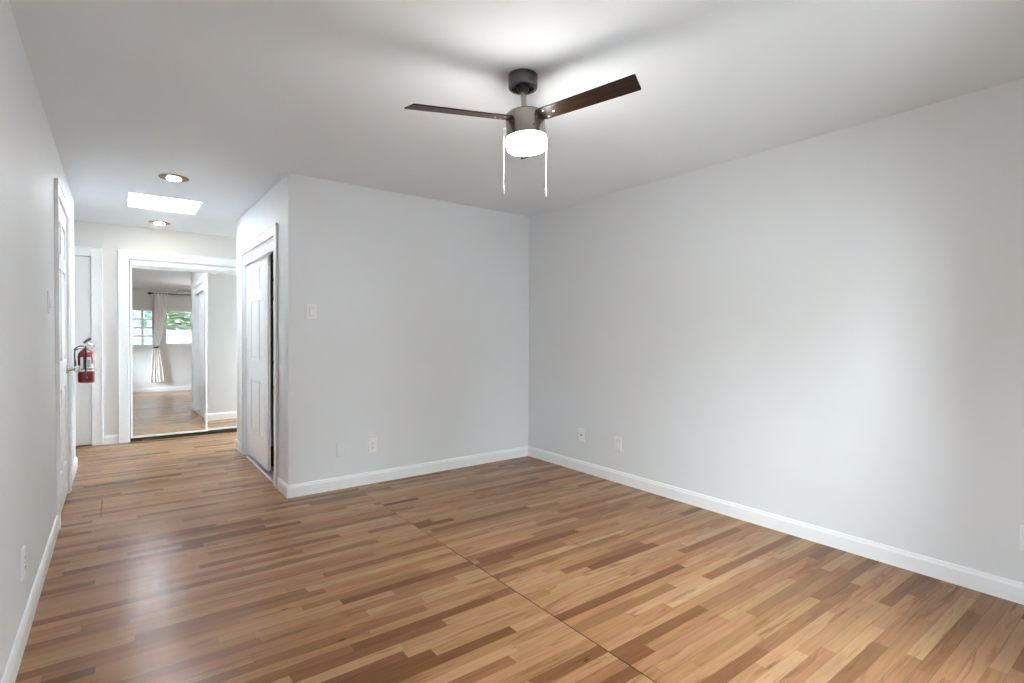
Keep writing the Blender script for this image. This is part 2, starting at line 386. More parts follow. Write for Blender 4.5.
m = MB().box(XA+0.70, XA+0.76, YB+WT, YE-WT, 0, H)
struct(m.build('wall_closet_inside', WALL), 'back wall inside the closet', 'wall')
m = MB().box(XA+WT, XR+WT, YE-WT, YE-0.004, 0, H).box(XA, XR+WT, YE-0.004, YE, 0, H)
struct(m.build('wall_hall', HALLW), 'hall wall seen reflected in the right mirror door', 'wall')
m = MB()
m.box(XH0, FD[0], YF, YF+WT, 0, H).box(FD[1], MO[0], YF, YF+WT, 0, H).box(MO[1], XH1, YF, YF+WT, 0, H)
m.box(FD[0], FD[1], YF, YF+WT, FD[2], H).box(MO[0], MO[1], YF, YF+WT, MO[2], H)
m.box(FD[0], FD[1], YF+0.07, YF+WT, 0, FD[2])
struct(m.build('wall_far', HALLW), 'off-white wall at the end of the hallway', 'wall')
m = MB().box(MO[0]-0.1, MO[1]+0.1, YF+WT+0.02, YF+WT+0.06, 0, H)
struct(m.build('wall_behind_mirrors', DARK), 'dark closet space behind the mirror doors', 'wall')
m = MB().box(XH0-WT, XH0, YLE-WT, YF+WT, 0, H).box(XH0, XL-WT, YLE-WT, YLE, 0, H)
struct(m.build('wall_hall_left', HALLW), 'end of the hall recess on the left', 'wall')
m = MB().box(XH1, XH1+WT, YE-WT, HW[0], 0, H).box(XH1, XH1+WT, HW[1], YF+WT, 0, H).box(XH1, XH1+WT, HW[0], HW[1], 0, HW[2]).box(XH1, XH1+WT, HW[0], HW[1], HW[3], H)
struct(m.build('wall_hall_right', HALLW), 'end of the cross hall on the right', 'wall')
# window wall (behind the camera, seen in the mirror)
m = MB()
y0, y1 = YW-WT, YW
m.box(XL, GB[0], y0, y1, 0, H).box(GB[1], CW[0], y0, y1, 0, H).box(CW[1], GW[0], y0, y1, 0, H).box(GW[1], XR, y0, y1, 0, H)
m.box(GB[0], GB[1], y0, y1, 0, GB[2]).box(GB[0], GB[1], y0, y1, GB[3], H)
m.box(GW[0], GW[1], y0, y1, 0, GW[2]).box(GW[0], GW[1], y0, y1, GW[3], H)
m.box(CW[0], CW[1], y0, y1, 0, CW[2]).box(CW[0], CW[1], y0, y1, CW[3], H)
struct(m.build('wall_front', WALL), 'grey window wall seen in the mirror door', 'wall')

# baseboards: flat board with an eased top
BT, BH = 0.014, 0.095
def bb(name, label, runs):
    m = MB()
    for axis, a, b, pos, sgn in runs:
        prof = [(pos, 0), (pos+sgn*BT, 0), (pos+sgn*BT, BH-0.022), (pos+sgn*BT*0.72, BH-0.012), (pos+sgn*BT*0.6, BH-0.003), (pos+sgn*BT*0.35, BH), (pos, BH)]
        m.prism(prof, a, b, axis)
    return struct(m.build(name, TRIM), label, 'baseboard')
bb('baseboard_left', 'white baseboard along the left wall near the outlet', [('y', YW, LD[0]-0.08, XL, 1)])
bb('baseboard_left_end', 'short white baseboard beyond the left door', [('y', LD[1]+0.08, YLE, XL, 1)])
bb('baseboard_right', 'white baseboard along the right wall', [('y', YW, YB, XR, -1)])
bb('baseboard_back', 'white baseboard along the back wall', [('x', XA-BT, XR, YB, -1)])
bb('baseboard_closet', 'short white baseboard on the corner beside the closet', [('y', YB, CO[0]-0.09, XA, -1)])
bb('baseboard_closet_end', 'short white baseboard past the closet doors', [('y', CO[1]+0.09, YE, XA, -1)])
bb('baseboard_hall', 'white baseboard of the wall reflected in the right mirror', [('x', XA-BT, XR, YE, 1)])
bb('baseboard_far', 'short white baseboard between far door and mirrors', [('x', FD[1]+0.1, MO[0]-0.1, YF, -1), ('x', MO[1]+0.1, XH1, YF, -1), ('x', XH0, FD[0]-0.1, YF, -1)])
bb('baseboard_front', 'white baseboard under the window seen in the mirror', [('x', XL, XR, YW, 1)])
# soft corner bead on the outside corner
# casings
def casing(name, label, axis, a0, a1, top, pos, sgn, wd=0.07, t=0.017, m_=TRIM, head=True):
    m = MB()
    def b(u0, u1, z0, z1, tt=t):
        lo, hi = sorted((pos, pos+sgn*tt))
        if axis == 'y': m.box(lo, hi, u0, u1, z0, z1)
        else: m.box(u0, u1, lo, hi, z0, z1)
    b(a0-wd+0.012, a0, 0, top+wd-0.012); b(a1, a1+wd-0.012, 0, top+wd-0.012); b(a0, a1, top, top+wd-0.012)
    # thin outer back-band gives the casing its edge line
    b(a0-wd, a0-wd+0.012, 0, top+wd, t+0.004); b(a1+wd-0.012, a1+wd, 0, top+wd, t+0.004); b(a0-wd+0.012, a1+wd-0.012, top+wd-0.012, top+wd, t+0.004)
    return struct(m.build(name, m_, bevel=0.002, seg=1), label, 'door casing')
casing('trim_1', 'white casing around the panelled door on the left', 'y', LD[0], LD[1], LD[2], XL, 1, 0.08)
casing('trim_2', 'white casing around the sliding closet doors', 'y', CO[0], CO[1], CO[2], XA, -1, 0.085)
casing('trim_3', 'white casing around the flat door at the hallway end', 'x', FD[0], FD[1], FD[2], YF, -1, 0.095)
casing('trim_4', 'wide white casing around the mirrored closet doors', 'x', MO[0], MO[1], MO[2], YF, -1, 0.095)
# jamb linings
m = MB()
m.box(XA+0.001, XA+WT, CO[1]-0.012, CO[1], 0, CO[2]).box(XA+0.001, XA+WT, CO[0], CO[0]+0.012, 0, CO[2]).box(XA+0.001, XA+WT, CO[0], CO[1], CO[2]-0.012, CO[2])
m.box(XA+0.026, XA+WT, CO[1]-0.10, CO[1]-0.012, 0, CO[2]-0.012)
struct(m.build('trim_5', TRIM), 'white jamb lining inside the closet opening', 'jamb')
m = MB().box(MO[0], MO[0]+0.006, YF+0.012, YF+WT, 0, MO[2]).box(MO[1]-0.012, MO[1], YF-0.002, YF+WT, 0, MO[2]).box(MO[0], MO[1], YF+0.012, YF+WT, MO[2]-0.010, MO[2])
struct(m.build('trim_6', TRIM), 'white jamb lining inside the mirror door opening', 'jamb')

# ------------------------------------------------------------------ six panel doors
def six_panel(name, width, height, thick, label, parent_mat, stile=0.105, rows=None, parent=None):
    """leaf in local space: x 0..width, y 0 (front, -y side) .. thick, z 0..height."""
    m = MB()
    rec = 0.009
    m.box(0, width, rec, thick-rec, 0, height)
    if rows is None:
        k = height/2.03
        rows = [(0.25*k, 0.80*k), (0.99*k, 1.60*k), (1.70*k, 1.91*k)]
    mid = 0.10
    cols = [(stile, width/2-mid/2), (width/2+mid/2, width-stile)]
    for ya, yb in ((0, rec), (thick-rec, thick)):
        m.box(0, stile, ya, yb, 0, height).box(width-stile, width, ya, yb, 0, height)
        zc = [0] + [z for r in rows for z in r] + [height]
        for i in range(0, len(zc), 2): m.box(stile, width-stile, ya, yb, zc[i], zc[i+1])
        for r in rows: m.box(cols[0][1], cols[1][0], ya, yb, r[0], r[1])
        # raised fields
        for c in cols:
            for r in rows:
                g, s_ = 0.014, 0.022
                o = [(c[0]+g, r[0]+g), (c[1]-g, r[0]+g), (c[1]-g, r[1]-g), (c[0]+g, r[1]-g)]
                i_ = [(c[0]+g+s_, r[0]+g+s_), (c[1]-g-s_, r[0]+g+s_), (c[1]-g-s_, r[1]-g-s_), (c[0]+g+s_, r[1]-g-s_)]
                if ya == 0: m.rings([[(x, rec, z) for x, z in o], [(x, 0.0015, z) for x, z in i_]])
                else: m.rings([[(x, thick-rec, z) for x, z in o], [(x, thick-0.0015, z) for x, z in i_]])
    o = m.build(name, parent_mat)
    return o
# left door: front faces +x. local x -> world -y ... hinge side near the camera
d1 = six_panel('door_1', LD[1]-LD[0]-0.008, LD[2]-0.022, 0.035, '', DOOR)
d1.matrix_world = Matrix.Translation((XL+0.002, LD[0]+0.004, 0.018)) @ Matrix.Rotation(PI/2, 4, 'Z')
struct(d1, 'white six panel door with round knob in the left wall', 'door')
# local frame of d1: x along +y world, local -y = world +x
def knob_mesh(parent, x, z, name='door_knob'):
    M = Matrix.Translation((x, 0, z)) @ Matrix.Rotation(PI/2, 4, 'X')
    prof = [(0.0005, 0.0), (0.032, 0.0), (0.033, 0.004), (0.028, 0.009), (0.014, 0.012), (0.0115, 0.020), (0.0115, 0.040), (0.016, 0.046), (0.0245, 0.052), (0.0275, 0.062), (0.0265, 0.073), (0.020, 0.080), (0.0005, 0.082)]
    o = MB().lathe(prof, 28, M).build(name, CHROME, parent, smooth=True); o['label'] = 'satin chrome door knob'; return o
knob_mesh(d1, LD[1]-LD[0]-0.068, 0.925)
for hz in (1.77, 0.24):
    m = MB().lathe([(0.0005, -0.045), (0.006, -0.045), (0.006, 0.045), (0.0005, 0.045)], 12, Matrix.Translation((-0.001, -0.007, hz)))
    m.box(0.0, 0.028, -0.0025, 0.0005, hz-0.044, hz+0.044)
    m.build('hinge_or_recess_shade', NICKEL, d1)
# far flat door
m = MB().box(FD[0]+0.003, FD[1]-0.003, YF+0.012, YF+0.048, 0.012, FD[2]-0.003)
d2 = struct(m.build('door_2', DOOR, bevel=0.002, seg=1), 'flat white door behind the fire extinguisher', 'door')
for hz in (1.80, 1.02, 0.22):
    m = MB().lathe([(0.0005, hz-0.045), (0.0055, hz-0.045), (0.0055, hz+0.045), (0.0005, hz+0.045)], 10, Matrix.Translation((FD[1]-0.001, YF+0.006, 0)))
    m.build('hinge_or_recess_shade', TRIM, d2)
m = MB().lathe([(0.0005, 0), (0.032, 0), (0.03, 0.008), (0.012, 0.012), (0.012, 0.03), (0.026, 0.043), (0.026, 0.06), (0.0005, 0.068)], 24, Matrix.Translation((FD[0]+0.07, YF+0.012, 0.94)) @ Matrix.Rotation(PI/2, 4, 'X'))
m.build('door_knob', CHROME, d2, smooth=True)
# closet sliding leaves (front faces -x): local x along -y
rowsC = [(0.24, 0.755), (0.95, 1.50), (1.60, 1.80)]
for nm, ya, yb, xx, lab in (('door_3', 4.86, 5.655, XA+0.030, 'front sliding closet door, white with six panels'),
                            ('door_4', 4.445, 4.90, XA+0.088, 'rear sliding closet door, only its edge showing')):
    d = six_panel(nm, yb-ya, 1.915, 0.026, lab, DOOR, rows=rowsC, stile=0.105 if nm == 'door_3' else 0.07)
    d.matrix_world = Matrix.Translation((xx, yb, 0.022)) @ Matrix.Rotation(-PI/2, 4, 'Z')
    struct(d, lab, 'door')
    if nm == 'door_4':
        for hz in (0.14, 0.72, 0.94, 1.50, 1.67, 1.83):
            MB().box(-0.008, 0.004, -0.006, 0.002, hz-0.016, hz+0.016).build('hinge_or_recess_shade', BLACK, d, bevel=0.002, seg=1)  # black blocks stand in for shadows at the panel recesses, not real hinges
    if nm == 'door_3':
        MB().lathe([(0.0005, -0.001), (0.026, -0.001), (0.026, 0.002), (0.021, 0.001), (0.0005, -0.0005)], 24, Matrix.Translation((0.05, 0, 0.90)) @ Matrix.Rotation(PI/2, 4, 'X')).build('finger_pull', TRIM, d, smooth=True)
# header fascia / rail of the closet and floor track
m = MB().box(XA+0.006, XA+0.022, CO[0]+0.012, CO[1]-0.012, 1.905, CO[2]-0.012).box(XA+0.004, XA+0.026, CO[0]+0.012, CO[1]-0.012, 1.893, 1.905)
m.box(XA+0.004, XA+0.024, CO[0]+0.012, CO[1]-0.012, CO[2]-0.022, CO[2]-0.012)
struct(m.build('trim_7', TRIM, bevel=0.0015, seg=1), 'white rail fascia above the sliding closet doors', 'door rail')
m = MB().box(XA+0.0, XA+0.11, CO[0]+0.012, CO[1]-0.1, 0.0, 0.004)
for xx in (0.003, 0.070, 0.076, 0.104): m.box(XA+xx, XA+xx+0.004, CO[0]+0.012, CO[1]-0.1, 0.004, 0.013)
struct(m.build('trim_8', ALU), 'metal floor track under the sliding closet doors', 'door track')

# ------------------------------------------------------------------ mirrored sliding doors
def mirror_door(name, x0, x1, y, label, tilt):
    f = 0.020; z0, z1 = 0.035, 1.960
    root = MB()
    dd = 0.022
    root.box(x0+f*0.6, x1-f*0.6, y+0.006, y+dd, z0+0.01, z1-0.01)
    o = root.build(name, DARK)
    fr = MB().box(x0, x0+f, y, y+dd, z0, z1).box(x1-f, x1, y, y+dd, z0, z1).box(x0+f, x1-f, y, y+dd, z1-0.022, z1).box(x0+f, x1-f, y, y+dd, z0, z0+0.022)
    fo = fr.build('mirror_frame', TRIM, o, bevel=0.002, seg=1)
    g = MB().box(x0+f*0.8, x1-f*0.8, y+0.003, y+0.006, z0+0.02, z1-0.02).build('mirror_glass', MIRROR, o)
    for q in (o, fo, g): pass
    M = Matrix.Translation((0, y, z0)) @ Matrix.Rotation(tilt, 4, 'X') @ Matrix.Translation((0, -y, -z0))
    o.matrix_world = M
    return struct(o, label, 'mirror door')
TILT = math.radians(-0.62)
mirror_door('door_5', MO[0]+0.012, 0.862, YF+0.012, 'left mirrored sliding door reflecting the curtained window', TILT)
mirror_door('door_6', 0.835, MO[1]-0.012, YF+0.052, 'right mirrored sliding door reflecting a blank hall wall', 0.0)
m = MB().box(MO[0]+0.012, MO[1]-0.012, YF-0.004, YF+0.008, 1.965, MO[2]-0.017)
m.box(MO[0]+0.012, MO[1]-0.012, YF-0.008, YF-0.002, 1.985, 1.998).box(MO[0]+0.012, MO[1]-0.012, YF+0.008, YF+0.09, 1.995, MO[2]-0.012)
m.box(MO[0]+0.012, MO[1]-0.012, YF+0.038, YF+0.046, 1.958, 1.998)
struct(m.build('trim_9', TRIM, bevel=0.002, seg=1), 'white top rail over the mirrored doors', 'door rail')
m = MB().box(MO[0]+0.012, MO[1]-0.012, YF-0.004, YF+0.09, 0.0, 0.005)
for yy in (0.020, 0.060): m.box(MO[0]+0.012, MO[1]-0.012, YF+yy, YF+yy+0.004, 0.005, 0.03)
struct(m.build('trim_10', GUNMETAL), 'dark metal floor track under the mirrored doors', 'door track')

# ------------------------------------------------------------------ windows in the front wall
g = MB()
fw = 0.016
g.box(GB[0], GB[1], YW-0.10, YW-0.01, GB[2], GB[2]+fw).box(GB[0], GB[1], YW-0.10, YW-0.01, GB[3]-fw, GB[3])
g.box(GB[0], GB[0]+fw, YW-0.10, YW-0.01, GB[2]+fw, GB[3]-fw).box(GB[1]-fw, GB[1], YW-0.10, YW-0.01, GB[2]+fw, GB[3]-fw)
ix0, ix1, iz0, iz1 = GB[0]+fw, GB[1]-fw, GB[2]+fw, GB[3]-fw
bw, bh, jt = (ix1-ix0)/2, (iz1-iz0)/4, 0.021
g.box((ix0+ix1)/2-jt, (ix0+ix1)/2+jt, YW-0.095, YW-0.015, iz0, iz1)
for k in range(1, 4):
    g.box(ix0, (ix0+ix1)/2-jt, YW-0.095, YW-0.015, iz0+k*bh-jt, iz0+k*bh+jt); g.box((ix0+ix1)/2+jt, ix1, YW-0.095, YW-0.015, iz0+k*bh-jt, iz0+k*bh+jt)
gw = struct(g.build('window_1', TRIM), 'glass block window beside the curtain, seen in mirror', 'window')
for i in range(2):
    for k in range(4):
        a = ix0+i*bw+(jt if i else 0); b = a+bw-jt; c = iz0+k*bh+(jt if k else 0); d = iz0+(k+1)*bh-(jt if k < 3 else 0)
        MB().box(a+0.001, b-0.001, YW-0.085, YW-0.025, c+0.001, d-0.001).build('glass_block', BLOCKG, gw, bevel=0.008)
wf = MB()
X0, X1, Z0, Z1 = CW
wf.box(X0, X1, YW-0.10, YW-0.02, Z0, Z0+0.03).box(X0, X1, YW-0.10, YW-0.02, Z1-0.03, Z1)
for xx in (X0, X1-0.03): wf.box(xx, xx+0.03, YW-0.10, YW-0.02, Z0+0.03, Z1-0.03)
MUL = []
for xx in MUL: wf.box(xx-0.018, xx+0.018, YW-0.085, YW-0.035, Z0+0.03, Z1-0.03)
wf.box(X0+0.03, X1-0.03, YW-0.09, YW-0.028, 1.49, 1.53)
wf.box(X0-0.03, X1+0.03, YW-0.10, YW+0.03, Z0-0.03, Z0)
ww = struct(wf.build('window_2', TRIM, bevel=0.003, seg=1), 'white framed garden window seen in the mirror', 'window')
mt = MB()
for za, zb in ((1.53, Z1-0.03),):
    mt.box(X0+0.03, X1-0.03, YW-0.075, YW-0.062, 1.70, 1.712)
mt.box(1.294, 1.306, YW-0.075, YW-0.062, Z0+0.03, 1.49).box(1.292, 1.308, YW-0.077, YW-0.060, 1.53, Z1-0.03)
mt.build('glazing_bar', GUNMETAL, ww)
MB().box(X0+0.02, X1-0.02, YW-0.063, YW-0.058, Z0+0.02, Z1-0.02).build('window_pane', GLASS, ww)
MB().box(X0+0.02, X1-0.02, YW-0.095, YW-0.094, Z0+0.02, Z1-0.02).build('dimming_sheet', SCREEN, ww)  # added sheet that dims the daylight and the view outside
# unseen windows added for light, beside the camera and at the cross hall end
def side_glazing(name, label, cat, x, y0, y1, z0, z1, mull, sgn):
    m = MB(); a, b = sorted((x-sgn*0.02, x-sgn*0.09)); f = 0.045
    m.box(a, b, y0, y1, z0, z0+f).box(a, b, y0, y1, z1-f, z1).box(a, b, y0, y0+f, z0+f, z1-f).box(a, b, y1-f, y1, z0+f, z1-f)
    for yy in mull: m.box(a, b, yy-f*0.7, yy+f*0.7, z0+f, z1-f)
    o = struct(m.build(name, TRIM, bevel=0.003, seg=1), label, cat)
    MB().box((a+b)/2-0.003, (a+b)/2+0.003, y0+0.02, y1-0.02, z0+0.02, z1-0.02).build('window_pane', GLASS, o)
side_glazing('fill_window_5', 'unseen window added in the left wall to light the room', 'window', XL, PD[0], PD[1], PD[2], PD[3], [], 1)
m = MB(); f = 0.045
m.box(GW[0], GW[1], YW-0.09, YW-0.02, GW[2], GW[2]+f).box(GW[0], GW[1], YW-0.09, YW-0.02, GW[3]-f, GW[3])
m.box(GW[0], GW[0]+f, YW-0.09, YW-0.02, GW[2]+f, GW[3]-f).box(GW[1]-f, GW[1], YW-0.09, YW-0.02, GW[2]+f, GW[3]-f)
w6 = struct(m.build('fill_window_6', TRIM, bevel=0.003, seg=1), 'unseen tall window added behind the camera as fill light', 'window')
MB().box(GW[0]+0.02, GW[1]-0.02, YW-0.058, YW-0.052, GW[2]+0.02, GW[3]-0.02).build('window_pane', GLASS, w6)
side_glazing('fill_window_4', 'unseen window added at the cross hall end to light it', 'window', XH1, HW[0], HW[1], HW[2], HW[3], [], -1)
# skylight
g = MB()
a, b, c, d = SK; e = 0.012
g.box(a, a+e, c, d, H-0.002, H+0.2).box(b-e, b, c, d, H-0.002, H+0.2).box(a+e, b-e, c, c+e, H-0.002, H+0.2).box(a+e, b-e, d-e, d, H-0.002, H+0.2)
sk = struct(g.build('window_3', TRIM), 'square skylight glowing pale blue in hall ceiling', 'skylight')
bm_ = MB().box(a+e, b-e, c+e, d-e, H+0.004, H+0.008)
bm_.build('diffuser', SKYM, sk)

# ------------------------------------------------------------------ curtain and rod
rod = thing('curtain_rod', 'black curtain rod over the garden window, seen in mirror', 'curtain rod', (0.62, YW+0.09, 2.285))
MB().tube([(0, 0, 0), (1.08, 0, 0)], 0.011, 12).build('rod', BLACK, rod, smooth=True)
for x_ in (-0.015, 1.095): MB().ball((x_, 0, 0), 0.034, (1.25, 0.9, 0.8)).build('finial', BLACK, rod, smooth=True)
for x_ in (0.42, 1.02): MB().tube([(x_, -0.088, 0), (x_, 0, 0)], 0.006, 8).build('bracket', BLACK, rod)
def curtain(name, label, x_top0, x_top1, x_tie0, x_tie1, x_b0, x_b1, zt, ztie, zb):
    cy_ = YW+0.09; n = 90; rows = 64; vs = []
    m = MB()
    for j in range(rows+1):
        t = j/rows; z = zt + (zb-zt)*t
        if z > ztie:
            s_ = (zt-z)/(zt-ztie); ss = s_**1.8
            a_ = x_top0+(x_tie0-x_top0)*ss; b_ = x_top1+(x_tie1-x_top1)*(0.25*s_+0.75*s_**2.4); amp = 0.024-0.006*s_
        else:
            s_ = (ztie-z)/(ztie-zb); ss = s_**0.7
            a_ = x_tie0+(x_b0-x_tie0)*ss; b_ = x_tie1+(x_b1-x_tie1)*ss; amp = 0.020+0.012*s_
        row = []
        for i in range(n+1):
            u = i/n
            ph = u*2*PI*4.3 + 0.5*math.sin(u*9+j*0.03)
            row.append((a_+(b_-a_)*u, cy_+amp*math.sin(ph)*(0.8+0.2*math.sin(u*21))+0.006*math.sin(j*0.2+u*5), z))
        vs.append(row)
    m.rings(vs, close=False, cap=False)
    o = m.build(name, CLOTH, smooth=True)
    for p in o.data.polygons: p.use_smooth = True
    so = o.modifiers.new('thick', 'SOLIDIFY'); so.thickness = 0.002
    tag(o, label, 'curtain'); return o
cu = curtain('curtain', 'pale cloth curtain tied back beside garden window, in mirror', 0.69, 0.96, 0.672, 0.762, 0.60, 0.875, 2.325, 1.035, 0.22)
tie = MB(); cx = 0.717
tie.rings([[(cx+(0.052+dr)*math.cos(2*PI*i/28), YW+0.09+(0.036+dr)*math.sin(2*PI*i/28), z+0.006*math.cos(2*PI*i/28)) for i in range(28)] for z, dr in ((1.018, 0), (1.018, 0.004), (1.050, 0.004), (1.050, 0))], True, False)
tie.build('tieback', BLACK, cu)

# ------------------------------------------------------------------ ceiling fan
P0 = Vector((1.476, 1.865, 2.339))
fan = thing('ceiling_fan', 'three blade ceiling fan with dark blades and lit drum light', 'ceiling fan', (1.476, 1.865, H))
def rel(p): return Vector(p) - Vector((1.476, 1.865, H))
m = MB().lathe([(0.0005, 0), (0.064, 0), (0.067, -0.003), (0.067, -0.052), (0.064, -0.060), (0.052, -0.062), (0.050, -0.056), (0.032, -0.054), (0.030, -0.060), (0.0005, -0.061)], 56)
m.build('canopy', GUNMETAL, fan, smooth=True)
m = MB().lathe([(0.0005, -0.05), (0.026, -0.054), (0.028, -0.066), (0.020, -0.078), (0.0005, -0.080)], 32)
m.build('hanger_ball', BLACK, fan, smooth=True)
RM = Matrix(((0.998167635, -0.000129159, -0.0605091415), (0.00120109831, 0.999842988, 0.0176792925), (0.0604973574, -0.017719575, 0.998011065)))
RM = Matrix.Rotation(math.radians(-0.9), 3, Vector((CF.x, CF.y, 0)).normalized()) @ RM
TM = Matrix.Translation(rel(P0)) @ RM.to_4x4()       # local z=0 at the pivot, hanging down
def fpart(mb, name, m_, parent=None, smooth=True, bevel=0, pm=None):
    o = mb.build(name, m_, parent or fan, smooth=smooth, bevel=bevel)
    o.matrix_local = pm if pm is not None else TM
    return o
fpart(MB().lathe([(0.0005, 0.0), (0.0125, 0.0), (0.0125, -0.100), (0.018, -0.100), (0.018, -0.110), (0.0005, -0.110)], 24), 'downrod', NICKEL)
mh = fpart(MB().lathe([(0.0005, -0.106), (0.066, -0.106), (0.078, -0.109), (0.086, -0.115), (0.0895, -0.124), (0.0895, -0.219), (0.0005, -0.219)], 72), 'motor_housing', NICKEL)
# small dark vent hole and lock screw on the housing
MI = Matrix.Identity(4)
def on_side(ang, z, r): return Matrix.Translation((r*math.cos(ang), r*math.sin(ang), z)) @ Matrix.Rotation(ang, 4, 'Z') @ Matrix.Rotation(PI/2, 4, 'Y')
yaw_c = math.atan2(-CF.y, -CF.x)                       # azimuth from the fan towards the camera
fpart(MB().lathe([(0.0005, 0), (0.005, 0), (0.005, 0.002), (0.0005, 0.002)], 14, on_side(yaw_c+0.40, -0.192, 0.0888)), 'vent_hole', SLOT, mh, pm=MI)
# drum light
fpart(MB().lathe([(0.0005, -0.220), (0.086, -0.220), (0.0905, -0.224), (0.0925, -0.234), (0.0925, -0.258), (0.090, -0.269), (0.082, -0.277), (0.064, -0.281), (0.035, -0.283), (0.0005, -0.284)], 72), 'lamp_shade', LAMP)['label'] = 'glowing white glass drum shade'
# blades
AZ, TH, DZ = 2.9339, -0.2079, 0.139
BR0, BR1, BW0, BW1 = 0.078, 0.545, 0.088, 0.104
blade0 = None
for k in range(3):
    A = AZ + k*2*PI/3
    M = TM @ Matrix.Rotation(A, 4, 'Z') @ Matrix.Translation((0, 0, -DZ)) @ Matrix.Rotation(TH, 4, 'X')
    if k == 0:
        mb = MB(); n = 12; th = 0.0055
        rings = []
        outline = [(BR0, -BW0/2*0.86), (BR0+0.02, -BW0/2), (BR1-0.004, -BW1/2), (BR1, -BW1/2+0.005), (BR1-0.012, BW1/2-0.004), (BR1-0.017, BW1/2), (BR0+0.02, BW0/2), (BR0, BW0/2*0.86)]
        mb.rings([[(x, y, z) for x, y in outline] for z in (-th/2, th/2)])
        bl = mb.build('blade', WALNUT, fan, bevel=0.0015)
        uvl = bl.data.uv_layers.new(name='UVMap')
        for lp in bl.data.loops:
            co = bl.data.vertices[lp.vertex_index].co; uvl.data[lp.index].uv = (co.x, co.y)
        scr = []
        for sx, sy in ((0.112, -0.026), (0.112, 0.026), (0.150, 0.0)):
            s_ = MB().lathe([(0.0005, -0.0062), (0.0048, -0.0050), (0.0052, -0.0028), (0.0005, -0.0028)], 14, Matrix.Translation((sx, sy, 0))).build('screw', CHAINM, bl, smooth=True); scr.append(s_)
        br = MB().box(0.070, 0.165, -0.034, 0.034, 0.003, 0.0065).build('blade_iron', GUNMETAL, bl, bevel=0.002)
        scr.append(br); bl.matrix_local = M; blade0 = bl
    else:
        c = blade0.copy(); COL.objects.link(c); c.parent = fan; c.matrix_local = M
        for s_ in scr:
            q = s_.copy(); COL.objects.link(q); q.parent = c
# pull chains (plumb)
def chain(off_r, off_f, z_top, z_pull, z_end):
    base = rel(P0 + Vector((CR.x, CR.y, 0))*off_r + Vector((CF.x, CF.y, 0))*off_f)
    mb = MB(); z = z_top
    ztop, zp, ze = z_top-H, z_pull-H, z_end-H
    prof = []
    k = ztop
    while k > zp:
        prof += [(0.0007, k), (0.0014, k-0.0018), (0.0007, k-0.0036)]; k -= 0.0040
    mb.lathe(prof, 8, Matrix.Translation((base.x, base.y, 0)))
    # little elbow back to the housing
    mb.tube([(base.x, base.y, ztop), (base.x*0.75+0.004, base.y*0.75, ztop+0.004)], 0.0016, 8)
    c = mb.build('pull_chain', CHAINM, fan, smooth=True)
    MB().lathe([(0.0008, zp+0.001), (0.0040, zp-0.003), (0.0048, zp-0.012), (0.0044, ze+0.004), (0.0015, ze)], 16, Matrix.Translation((base.x, base.y, 0))).build('chain_pull', CHAINM, c, smooth=True)
chain(-0.0855, 0.0, 2.158, 1.899, 1.858)
chain(0.110, 0.035, 2.130, 1.899, 1.858)

# ------------------------------------------------------------------ recessed downlights
def downlight(x, y, label):
    t = thing('downlight', label, 'ceiling light', (x, y, H), 'recessed lights in the hallway ceiling')
    MB().lathe([(0.046, -0.0005), (0.098, -0.0005), (0.100, -0.003), (0.097, -0.006), (0.050, -0.012), (0.046, -0.010), (0.046, -0.0005)], 56, cap=False).build('trim_ring', BRONZE, t, smooth=True)
    l = MB().lathe([(0.0005, -0.0005), (0.047, -0.0005), (0.047, -0.012), (0.040, -0.0175), (0.025, -0.0205), (0.0005, -0.0212)], 40).build('lens', DLENS, t, smooth=True)
    MB().lathe([(0.0005, -0.0195), (0.0045, -0.0205), (0.004, -0.024), (0.0005, -0.025)], 12).build('lens_nut', NICKEL, t, smooth=True)
downlight(0.350, 4.712, 'lit round bronze ceiling light on the room side of the skylight')
downlight(0.369, 6.735, 'lit round bronze ceiling light beyond the skylight, by the far wall')

